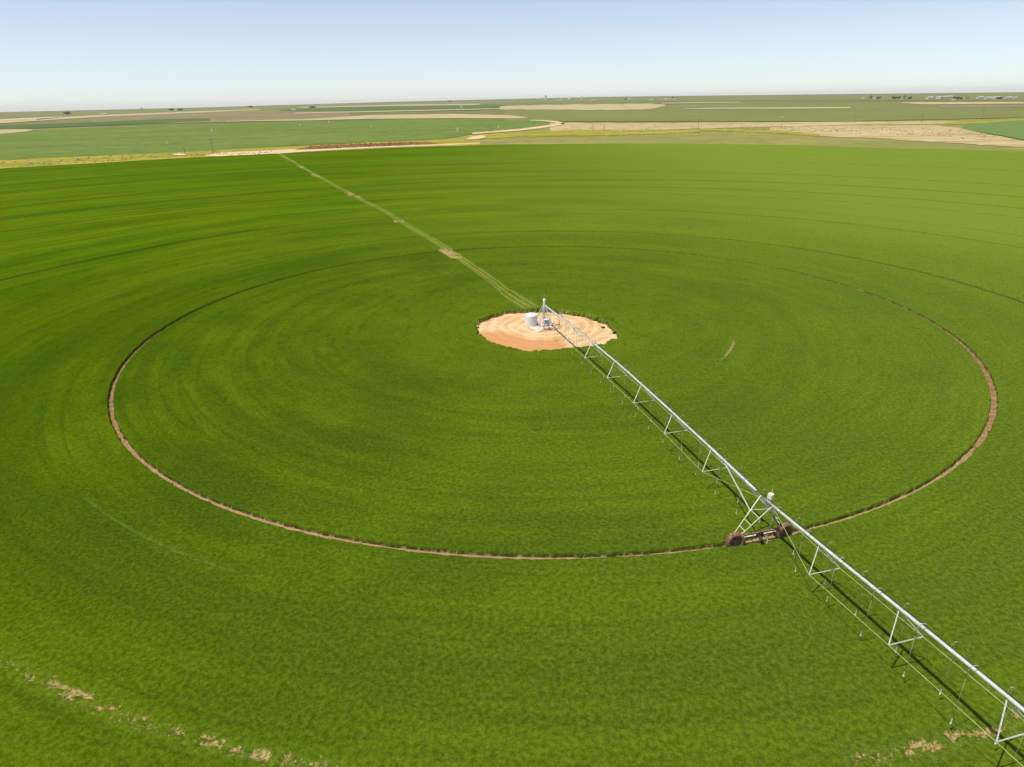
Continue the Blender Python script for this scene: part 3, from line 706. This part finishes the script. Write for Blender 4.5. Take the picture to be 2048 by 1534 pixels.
def wheel(s, t, yaw_off=0.):
    w = empty('wheel', at(s, t, .68), root, ANG); w.scale = (.94, .94, .94)
    # tyre: lathe about local X (which points along the span)
    prof = [(.44, -.15), (.50, -.20), (.62, -.21), (.69, -.16), (.71, -.05), (.71, .05), (.69, .16), (.62, .21), (.50, .20), (.44, .15)]
    bm = bmesh.new(); lathe(bm, prof, 40, close=True)
    for k in range(20):                     # tractor lugs in chevrons
        a = k * 6.28318 / 20
        for sd in (-1, 1):
            aa = a + (.157 if sd > 0 else 0)
            n0 = len(bm.verts); r = bmesh.ops.create_cube(bm, size=1); vs = r['verts']
            bmesh.ops.scale(bm, vec=(.04, .07, .21), verts=vs); bmesh.ops.rotate(bm, cent=(0, 0, 0), matrix=Matrix.Rotation(sd * .6, 3, 'X'), verts=vs)
            bmesh.ops.translate(bm, vec=(.715, 0, sd * .09), verts=vs); bmesh.ops.rotate(bm, cent=(0, 0, 0), matrix=Matrix.Rotation(aa, 3, 'Z'), verts=vs)
    bmesh.ops.rotate(bm, cent=(0, 0, 0), matrix=Matrix.Rotation(math.pi / 2, 3, 'Y'), verts=bm.verts)
    bmesh.ops.rotate(bm, cent=(0, 0, 0), matrix=Matrix.Rotation(yaw_off, 3, 'Z'), verts=bm.verts)
    link('tyre', bm, M['rubber'], w)
    bm = bmesh.new(); lathe(bm, [(.45, .16), (.43, .14), (.40, .02), (.14, -.02), (.12, .08), (.02, .09), (.02, -.07), (.12, -.06), (.40, -.04), (.43, -.14), (.45, -.16)], 28)
    for k in range(6):
        a = k * 1.0472; r = bmesh.ops.create_cube(bm, size=1); vs = r['verts']; bmesh.ops.scale(bm, vec=(.1, .05, .05), verts=vs); bmesh.ops.translate(bm, vec=(.25, 0, .02), verts=vs); bmesh.ops.rotate(bm, cent=(0, 0, 0), matrix=Matrix.Rotation(a, 3, 'Z'), verts=vs)
    bmesh.ops.rotate(bm, cent=(0, 0, 0), matrix=Matrix.Rotation(math.pi / 2, 3, 'Y'), verts=bm.verts)
    bmesh.ops.rotate(bm, cent=(0, 0, 0), matrix=Matrix.Rotation(yaw_off, 3, 'Z'), verts=bm.verts)
    link('rim', bm, M['rim'], w)
def tower(S):
    tw = empty('drive_tower', (0, 0, 0), root)
    hb = .98; wt = 1.85; off = -.50
    top = {}
    for side in (-1, 1):
        bt = side * (wt - .05) + off; mat = M['yellow'] if side < 0 else M['rust']
        A0 = at(S - .95, 0, hps(S - .95) - .05); B0 = at(S + .45, 0, hps(S + .3) - .05)
        A1 = at(S - .22, bt, hb); B1 = at(S + .28, bt, hb)
        f = .5
        for a, b in ((A0, A1), (B0, B1)):
            mid = a.lerp(b, .52)
            bm = bmesh.new(); tube(bm, [a, mid], .042, 5); tube(bm, [mid, b], .045, 5)
            for fc in bm.faces: 
                if fc.calc_center_median().z < mid.z: fc.material_index = 1
            link('leg', bm, [M['galv_thin'], mat], tw)
        bm = bmesh.new()
        for f in (.38, .62, .8): tube(bm, [A0.lerp(A1, f), B0.lerp(B1, f)], .032, 5)
        tube(bm, [A0.lerp(A1, .38), B0.lerp(B1, .08)], .025, 5)
        link('leg_brace', bm, M['galv_thin'], tw)
        bm = bmesh.new(); tube(bm, [at(S - 5.6, side * .05, hps(S - 5.6) - .12), A0.lerp(A1, .40)], .045, 5); link('span_brace', bm, M['galv_thin'], tw)
    bm = bmesh.new(); c = at(S, off, .80); box(bm, c, (.16, 3.5, .14), ANG); link('base_beam', bm, M['rust'], tw)
    bm = bmesh.new(); tube(bm, [at(S + .20, off - 1.5, .82), at(S + .20, off - .3, .82)], .045, 8); tube(bm, [at(S + .20, off + .2, .82), at(S + .20, off + 1.3, .82)], .04, 8); link('drive_shaft', bm, M['white'], tw)
    bm = bmesh.new(); tube(bm, [at(S + .22, off - .33, .80), at(S + .22, off + .05, .80)], .15, 12); box(bm, at(S + .2, off + .1, .78), (.24, .26, .34), ANG, .02); tube(bm, [at(S + .3, off - .1, .75), at(S + .75, off - .12, .60)], .12, 12); link('drive_motor', bm, M['black'], tw, True)
    for side in (-1, 1):
        bm = bmesh.new(); box(bm, at(S + .05, off + side * 1.72, .74), (.34, .34, .36), ANG, .04); tube(bm, [at(S, off + side * 1.75, .68), at(S - .2 * 0 + .25, off + side * 1.75, .68)], .1, 10); link('gearbox', bm, M['rust'], tw)
        wheel(S + .26, off + side * 1.98, .12 * side)
    bm = bmesh.new(); c = at(S - .15, .22, hp(S) + .38); box(bm, c, (.36, .32, .42), ANG + .3, .03); tube(bm, [at(S - .15, .18, hp(S)), at(S - .15, .28, hp(S) + .22)], .04, 6); tube(bm, [tuple(c + Vector((.08, .08, .2))), tuple(c + Vector((.1, .12, .52)))], .012, 5); link('control_box', bm, M['box'], tw)
    bm = bmesh.new(); tube(bm, [at(S - .42, 0, hps(S - .4)), at(S + .42, 0, hps(S + .4))], .12, 14); link('flex_joint', bm, M['rust_grey'], tw, True)
    bm = bmesh.new(); tube(bm, [at(S + .05, .0, hp(S) - .1), at(S + .25, .35, 2.2), at(S + .3, .1, 1.3), at(S + .22, .0, .95)], .018, 6); link('cable', bm, M['hose'], tw, True)
pipe_part(1.5, 53.6); pipe_part(54.4, 107.6)
truss(3.2, [6.9, 13.4, 19.9, 26.5, 33.1, 39.6, 46.2], 53.1)
truss(54.9, [59.3, 65.8, 72.2, 78.7, 85.2, 91.7, 98.2], 107.1)
k = 0
for s in list(np.arange(3.6, 53.2, 1.5)) + list(np.arange(55.4, 107, 1.52)):
    drop(k, float(s)); k += 1
bm = bmesh.new(); tube(bm, [at(s, .09, hps(s) + .115) for s in np.arange(1.5, 108, 1.5)], .02, 6); link('power_cable', bm, M['black'], root)
tower(54.0); tower(108.0)

# ------------------------------------------------------------------ things on the pad
bm = bmesh.new(); box(bm, (0, 0, .06), (3.6, 3.9, .16), bev=.02)
sl = link('concrete_slab', bm, M['concrete']); sl.location = (.15, -1.2, -.01); sl.rotation_euler.z = math.radians(28)
tag(sl, 'dusty square concrete slab under the pivot stand', 'slab')
tk = empty('storage_tank', (-1.34, -.70, .02)); tk.scale = (1.05, 1.05, 1.0); tag(tk, 'upright white cylindrical tank beside the pivot stand', 'tank')
bm = bmesh.new(); pr = [(.80, 0)]
for q in range(1, 12):
    z = q * .13; pr += [(.80, z - .02), (.785, z), (.80, z + .02)]
pr += [(.80, 1.56), (.77, 1.63)]
lathe(bm, pr, 40); link('tank_body', bm, M['tank'], tk, False)
bm = bmesh.new(); lathe(bm, [(.77, 1.632), (.70, 1.70), (.3, 1.80), (.02, 1.81)], 40); link('tank_top', bm, M['tank'], tk)
bm = bmesh.new(); lathe(bm, [(.2, 1.79), (.21, 1.86), (.19, 1.88), (.02, 1.89)], 20); link('lid', bm, M['white'], tk)
bm = bmesh.new(); tube(bm, [(.78, -.2, .12), (1.15, -.3, .12), (1.35, -.3, .3)], .035, 8); link('outlet_pipe', bm, M['rust'], tk)
rl = empty('pipe_manifold', (1.3, -2.4, 0)); tag(rl, 'rusty low pipe manifold with an upright post on the slab edge', 'pipework')
bm = bmesh.new(); tube(bm, [(-1.1, .25, .38), (-.1, .3, .42), (1.25, .42, .50)], .055, 8); link('pipe', bm, M['rust'], rl, True)
bm = bmesh.new(); tube(bm, [(-.9, -.55, .22), (.35, -.45, .22)], .08, 8); tube(bm, [(-.9, -.55, .22), (-.9, .25, .36)], .05, 8); link('pipe', bm, M['rust'], rl, True)
bm = bmesh.new(); tube(bm, [(1.27, .44, 0), (1.27, .44, 1.15)], .05, 8); link('post', bm, M['rust'], rl)
bm = bmesh.new(); tube(bm, [(.72, .36, 0), (.72, .36, .47)], .04, 8); link('post', bm, M['rust'], rl)
bm = bmesh.new(); box(bm, (-.25, .29, .46), (.28, .24, .26), .1, .03); tube(bm, [(-.25, .29, .58), (-.25, .29, .72)], .02, 6); tube(bm, [(-.25, .29, .71), (-.25, .29, .73)], .12, 12); link('valve', bm, M['rust'], rl)
bm = bmesh.new(); tube(bm, [(-.1, -.05, .18), (-.75, -.5, .17), (-1.35, -.95, .16)], .03, 6); link('hose', bm, M['black'], rl, True)  # thin dark tube standing in for a leg or pipe shadow across the slab

# weed on the pad edge
def bush(name, loc, r, label):
    vs = []; fs = []; rg = np.random.default_rng(int(abs(loc[0] * 100)))
    for q in range(260):
        v = rg.normal(size=3); v /= np.linalg.norm(v); v[2] = abs(v[2]); p = v * r * rg.uniform(.4, 1) * np.array([1, 1, .8]); a = rg.normal(size=3) * .08; b = rg.normal(size=3) * .08
        k = len(vs); vs += [tuple(p), tuple(p + a), tuple(p + b)]; fs.append((k, k + 1, k + 2))
    me = bpy.data.meshes.new(name); me.from_pydata(vs, [], fs); o = link(name, me, M['bush']); o.location = loc; tag(o, label, 'weed'); return o
M['bush'] = mk_plain('dark_weed_leaf', (.05, .07, .02), .8, 0, .4, 6.)
bush('weed', tuple(np.array([*G(1206, 656)[:2], 0])), .22, 'small dark weed on the right part of the sandy pad')
bush('weed', tuple(np.array([*G(1229, 667)[:2], 0])), .25, 'dark weed at the right tip of the sandy pad')

# ------------------------------------------------------------------ utility poles
def pole(name, xb, yb, yt, label, group, trans=False):
    p = G(xb, yb); d = math.hypot(p[0] - CAM.x, p[1] - CAM.y); hgt = (yb - yt) / (1361 / d) 
    o = empty(name, tuple(p), None, random.uniform(-.3, .3)); tag(o, label, 'utility pole', group)
    bm = bmesh.new(); tube(bm, [(0, 0, -.3), (0, 0, hgt)], [.17, .11], 8); link('pole', bm, M['wood'], o)
    bm = bmesh.new(); box(bm, (0, 0, hgt - .45), (2.2, .12, .14)); 
    for sx in (-.95, 0, .95): tube(bm, [(sx, 0, hgt - .4), (sx, 0, hgt - .2)], .05, 6)
    link('crossarm', bm, M['wood'], o)
    if trans:
        bm = bmesh.new()
        for sx in (-.35, .35): tube(bm, [(sx, -.3, hgt - 1.9), (sx, -.3, hgt - .8)], .28, 10)
        link('transformer', bm, M['white'], o)
    return o
GP = 'wooden utility poles beyond the wheat circle'
pole('utility_pole', 427, 309, 283, 'tall wooden utility pole where the dirt road meets the field edge at left', GP)
pole('utility_pole', 370, 308, 297, 'short utility pole just left of the dirt road end', GP)
pole('utility_pole', 978.5, 271, 250, 'thick utility pole next to the pale bare patch', GP)
pole('utility_pole', 984, 269, 252, 'thin utility pole just right of the thick one by the bare patch', GP)
pole('utility_pole', 1186, 263, 252, 'faint pole on the dry ground right of the curved track', GP)
pole('utility_pole', 1208, 264, 252, 'second faint pole on the dry ground right of the curved track', GP)
pole('utility_pole', 1396, 260, 240, 'dark utility pole in the middle of the dry ground', GP)
pole('utility_pole', 1562, 258, 236, 'utility pole with white transformers', GP, True)
pole('utility_pole', 1708, 247, 232, 'utility pole next right of the one with white transformers', GP)
pole('utility_pole', 1842, 247, 231, 'utility pole left of the right hand green circle tip', GP)
pole('utility_pole', 1963, 241, 224, 'utility pole above the top edge of the right hand green circle', GP)
# small white-topped stands (hydrants / pivots of the neighbouring fields)
def small_stand(xb, yb, hpx, label):
    p = G(xb, yb); d = math.hypot(p[0] - CAM.x, p[1] - CAM.y); h = hpx / (1361 / d)
    o = empty('pivot_frame', tuple(p)); tag(o, label, 'pivot stand', 'small white stands in the far fields')
    for sx, sy in ((1, 1), (1, -1), (-1, 1), (-1, -1)):
        bm = bmesh.new(); tube(bm, [(sx * h * .28, sy * h * .28, 0), (0, 0, h * .9)], .09, 5); link('leg', bm, M['galv_thin'], o)
    bm = bmesh.new(); box(bm, (0, 0, h * .45), (h * .28, h * .28, h * .5), bev=.05); tube(bm, [(0, 0, h * .7), (0, 0, h)], h * .1, 8); link('cabinet', bm, M['white'], o)
for a in ((335, 289, 6, 'white stand in the left green field nearest the weedy verge'), (424, 265, 6, 'small white stand in the left green field above the roadside pole'),
          (915, 264, 8, 'white stand left of the thick utility pole'), (743, 256, 5, 'faint white stand mid way along the left green field'), (997, 256, 5, 'faint stand right of the thick utility pole'),
          (1450, 262, 4, 'low white stand on the dry ground right of the dark pole'), (923, 218, 9, 'tall pale stand in front of the dark green field'), (600, 254, 5, 'faint pale stand in the middle of the left green field'),
          (658, 247, 5, 'faint pale stand near the top edge of the left green field')):
    small_stand(*a)

# ------------------------------------------------------------------ farms and trees on the horizon
WORDS = ['first', 'second', 'third', 'fourth', 'fifth', 'sixth', 'seventh', 'eighth', 'ninth', 'tenth', 'eleventh', 'twelfth', 'thirteenth', 'fourteenth', 'fifteenth', 'sixteenth', 'seventeenth', 'eighteenth', 'nineteenth', 'twentieth']
def house_mesh(w, dp, h, rh):
    b1 = bmesh.new(); box(b1, (0, 0, h / 2), (w, dp, h))
    b2 = bmesh.new()
    vs = [b2.verts.new(v) for v in ((-w * .53, -dp * .56, h), (w * .53, -dp * .56, h), (w * .53, dp * .56, h), (-w * .53, dp * .56, h), (-w * .53, 0, h + rh), (w * .53, 0, h + rh))]
    for f in ((0, 1, 5, 4), (2, 3, 4, 5), (0, 4, 3), (1, 2, 5), (3, 2, 1, 0)): b2.faces.new([vs[q] for q in f])
    return b1, b2
def building(x, yb, wpx, hpx, label, group, wall='wallw', tall=False):
    p = G(x, yb); d = math.hypot(p[0] - CAM.x, p[1] - CAM.y); k = 1361 / d
    w = wpx / k; h = hpx / k
    o = empty('grain_elevator' if tall else 'farm_building', tuple(p), None, random.uniform(-.4, .4)); tag(o, label, 'grain elevator' if tall else 'building', group)
    if tall:
        bm = bmesh.new(); nn = 3
        for q in range(nn): tube(bm, [((q - 1) * w / 3, 0, 0), ((q - 1) * w / 3, 0, h * .8)], w / 6.2, 14)
        link('silo', bm, M['wallw'], o)
        bm = bmesh.new(); box(bm, (0, 0, h * .88), (w * .5, w * .3, h * .22)); link('head_house', bm, M['wallw'], o)
    else:
        b1, b2 = house_mesh(w, w * .6, h * .62, h * .38); link('wall', b1, M[wall], o); link('roof', b2, M['roof'] if wall != 'wallt' else M['wallt'], o)
def crown_mesh(seed, w, h):
    rg = np.random.default_rng(seed); vs = []; fs = []
    cl = [(rg.uniform(-.38, .38) * w, rg.uniform(-.3, .3) * w, h * rg.uniform(.35, .8)) for q in range(12)]
    for c in cl:
        for q in range(26):
            v = rg.normal(size=3); v /= np.linalg.norm(v); pp = np.array(c) + v * np.array([w * .2, w * .2, h * .2]) * rg.uniform(.6, 1)
            a = rg.normal(size=3) * w * .06; b = rg.normal(size=3) * w * .06; k = len(vs); vs += [tuple(pp), tuple(pp + a), tuple(pp + b)]; fs.append((k, k + 1, k + 2))
    me = bpy.data.meshes.new('crown'); me.from_pydata(vs, [], fs); return me
def tree(x, yb, wpx, hpx, label, group, seed):
    p = G(x, yb); d = math.hypot(p[0] - CAM.x, p[1] - CAM.y); k = 1361 / d; w = wpx / k; h = hpx / k
    o = empty('tree', tuple(p)); tag(o, label, 'tree', group)
    link('crown', crown_mesh(seed, w, h), M['crown'], o)
    bm = bmesh.new(); tube(bm, [(0, 0, -.5), (0, 0, h * .35), (w * .08, 0, h * .6)], [h * .05, h * .04, h * .02], 7); link('trunk', bm, M['trunk'], o)
RB = [(1726, 198.8, 3.5, 3), (1749, 198.2, 5, 3), (1803, 198, 3, 3), (1859, 198, 10, 4), (1877, 198, 7, 4), (1888, 197.4, 5, 4), (1898, 195.5, 10, 3), (1907, 201, 5, 2.4), (1931, 198, 4, 3), (1960, 197, 9, 3.4), (1975, 198, 7, 3.4), (1984, 197.6, 7, 3), (1993, 196.8, 11, 3.2), (2016, 197, 9, 3), (2030, 196.6, 6, 2.6)]
for i_, (x, y, w, h) in enumerate(RB):
    building(x, y, w, h, f'{WORDS[i_]} building from the left in the right hand farm row on the horizon', 'right hand row of farm buildings on the horizon', 'wallt' if i_ in (6, 5) else 'wallw')
CB = [(1076, 199.4, 8, 3), (1084, 198.6, 6, 3.6), (1114, 197.5, 7, 3.6), (1123, 200.5, 6, 2.2), (1138, 199, 5, 2.4), (1188, 201, 9, 2), (1259, 199.5, 6, 2.2), (1302, 201, 6, 2), (1332, 199.6, 5.5, 2.8), (1341, 199.4, 5, 2.6), (1348, 199.4, 4, 2.6)]
for i_, (x, y, w, h) in enumerate(CB):
    building(x, y, w, h, f'{WORDS[i_]} building from the left in the central farm row on the horizon', 'central row of farm buildings on the horizon')
building(1091.5, 199.4, 5, 8, 'tall white grain elevator on the horizon above the pivot', None, tall=True)
building(1164, 199.4, 3, 6, 'narrow white silo on the horizon right of the grain elevator', None, tall=True)
building(587, 221, 7, 2.6, 'small bright white shed under the horizon left of the centre', None)
building(209, 229.5, 8, 2.6, 'pale shed under the horizon at far left', None)
building(352, 221.5, 5, 3, 'tan farmhouse between two dark trees under the left horizon', None, 'wallt')
TR = [(135, 230, 12, 5), (284, 221, 4, 5), (344, 222, 10, 4.5), (361, 222, 9, 4), (500, 215, 10, 2.5), (624, 216, 12, 3), (900, 205, 7, 4), (1252, 200, 6, 3), (1346, 198.5, 7, 4), (1741, 198, 6, 6), (1755, 198.5, 9, 4), (1788, 198.4, 9, 4.5), (1797, 198.4, 8, 4), (1808, 198.3, 5, 6), (1817, 198.5, 9, 4), (1883, 198.6, 4, 4), (1912, 199, 10, 4), (1923, 199, 7, 3), (1933, 198.5, 5, 4), (1998, 199, 9, 4)]
for i_, (x, y, w, h) in enumerate(TR):
    tree(x, y, w, h, f'{WORDS[i_]} dark tree from the left along the horizon', 'dark trees along the horizon', i_)
# long low dark bank at far left
a = G(76, 239.8); b = G(125, 235); bm = bmesh.new(); dv = Vector(b) - Vector(a); nn = Vector((-dv.y, dv.x, 0)).normalized()
ring = []
for t in np.linspace(0, 1, 12):
    c = Vector(a) + dv * float(t); hh = 3.4 * (1 - .5 * t) * (.9 + .2 * random.random())
    ring.append([bm.verts.new(c + nn * q * 6 + Vector((0, 0, z))) for q, z in ((-1, -.5), (-.4, hh), (.4, hh), (1, -.5))])
for r0, r1 in zip(ring[:-1], ring[1:]):
    for q in range(3): bm.faces.new((r0[q], r0[q + 1], r1[q + 1], r1[q]))
bm.faces.new(ring[0]); bm.faces.new(ring[-1][::-1])
bk = link('hedge_bank', bm, M['crown']); tag(bk, 'long low dark bank beside the pale track at far left', 'bank')

# ------------------------------------------------------------------ air
HAZE = True
if HAZE:
    bm = bmesh.new(); box(bm, (0, 0, 0), (EDGE * 2.3, EDGE * 2.3, 82)); 
    m = bpy.data.materials.new('haze'); m.use_nodes = True; t = m.node_tree; t.nodes.remove(t.nodes['Principled BSDF'])
    v = t.nodes.new('ShaderNodeVolumePrincipled'); v.inputs['Color'].default_value = (.99, .98, .97, 1); v.inputs['Density'].default_value = 3.2e-5; v.inputs['Anisotropy'].default_value = .2
    t.links.new(v.outputs[0], t.nodes['Material Output'].inputs['Volume'])
    hz = link('haze', bm, m); hz.location = (0, 0, 33); tag(hz, kind='stuff')
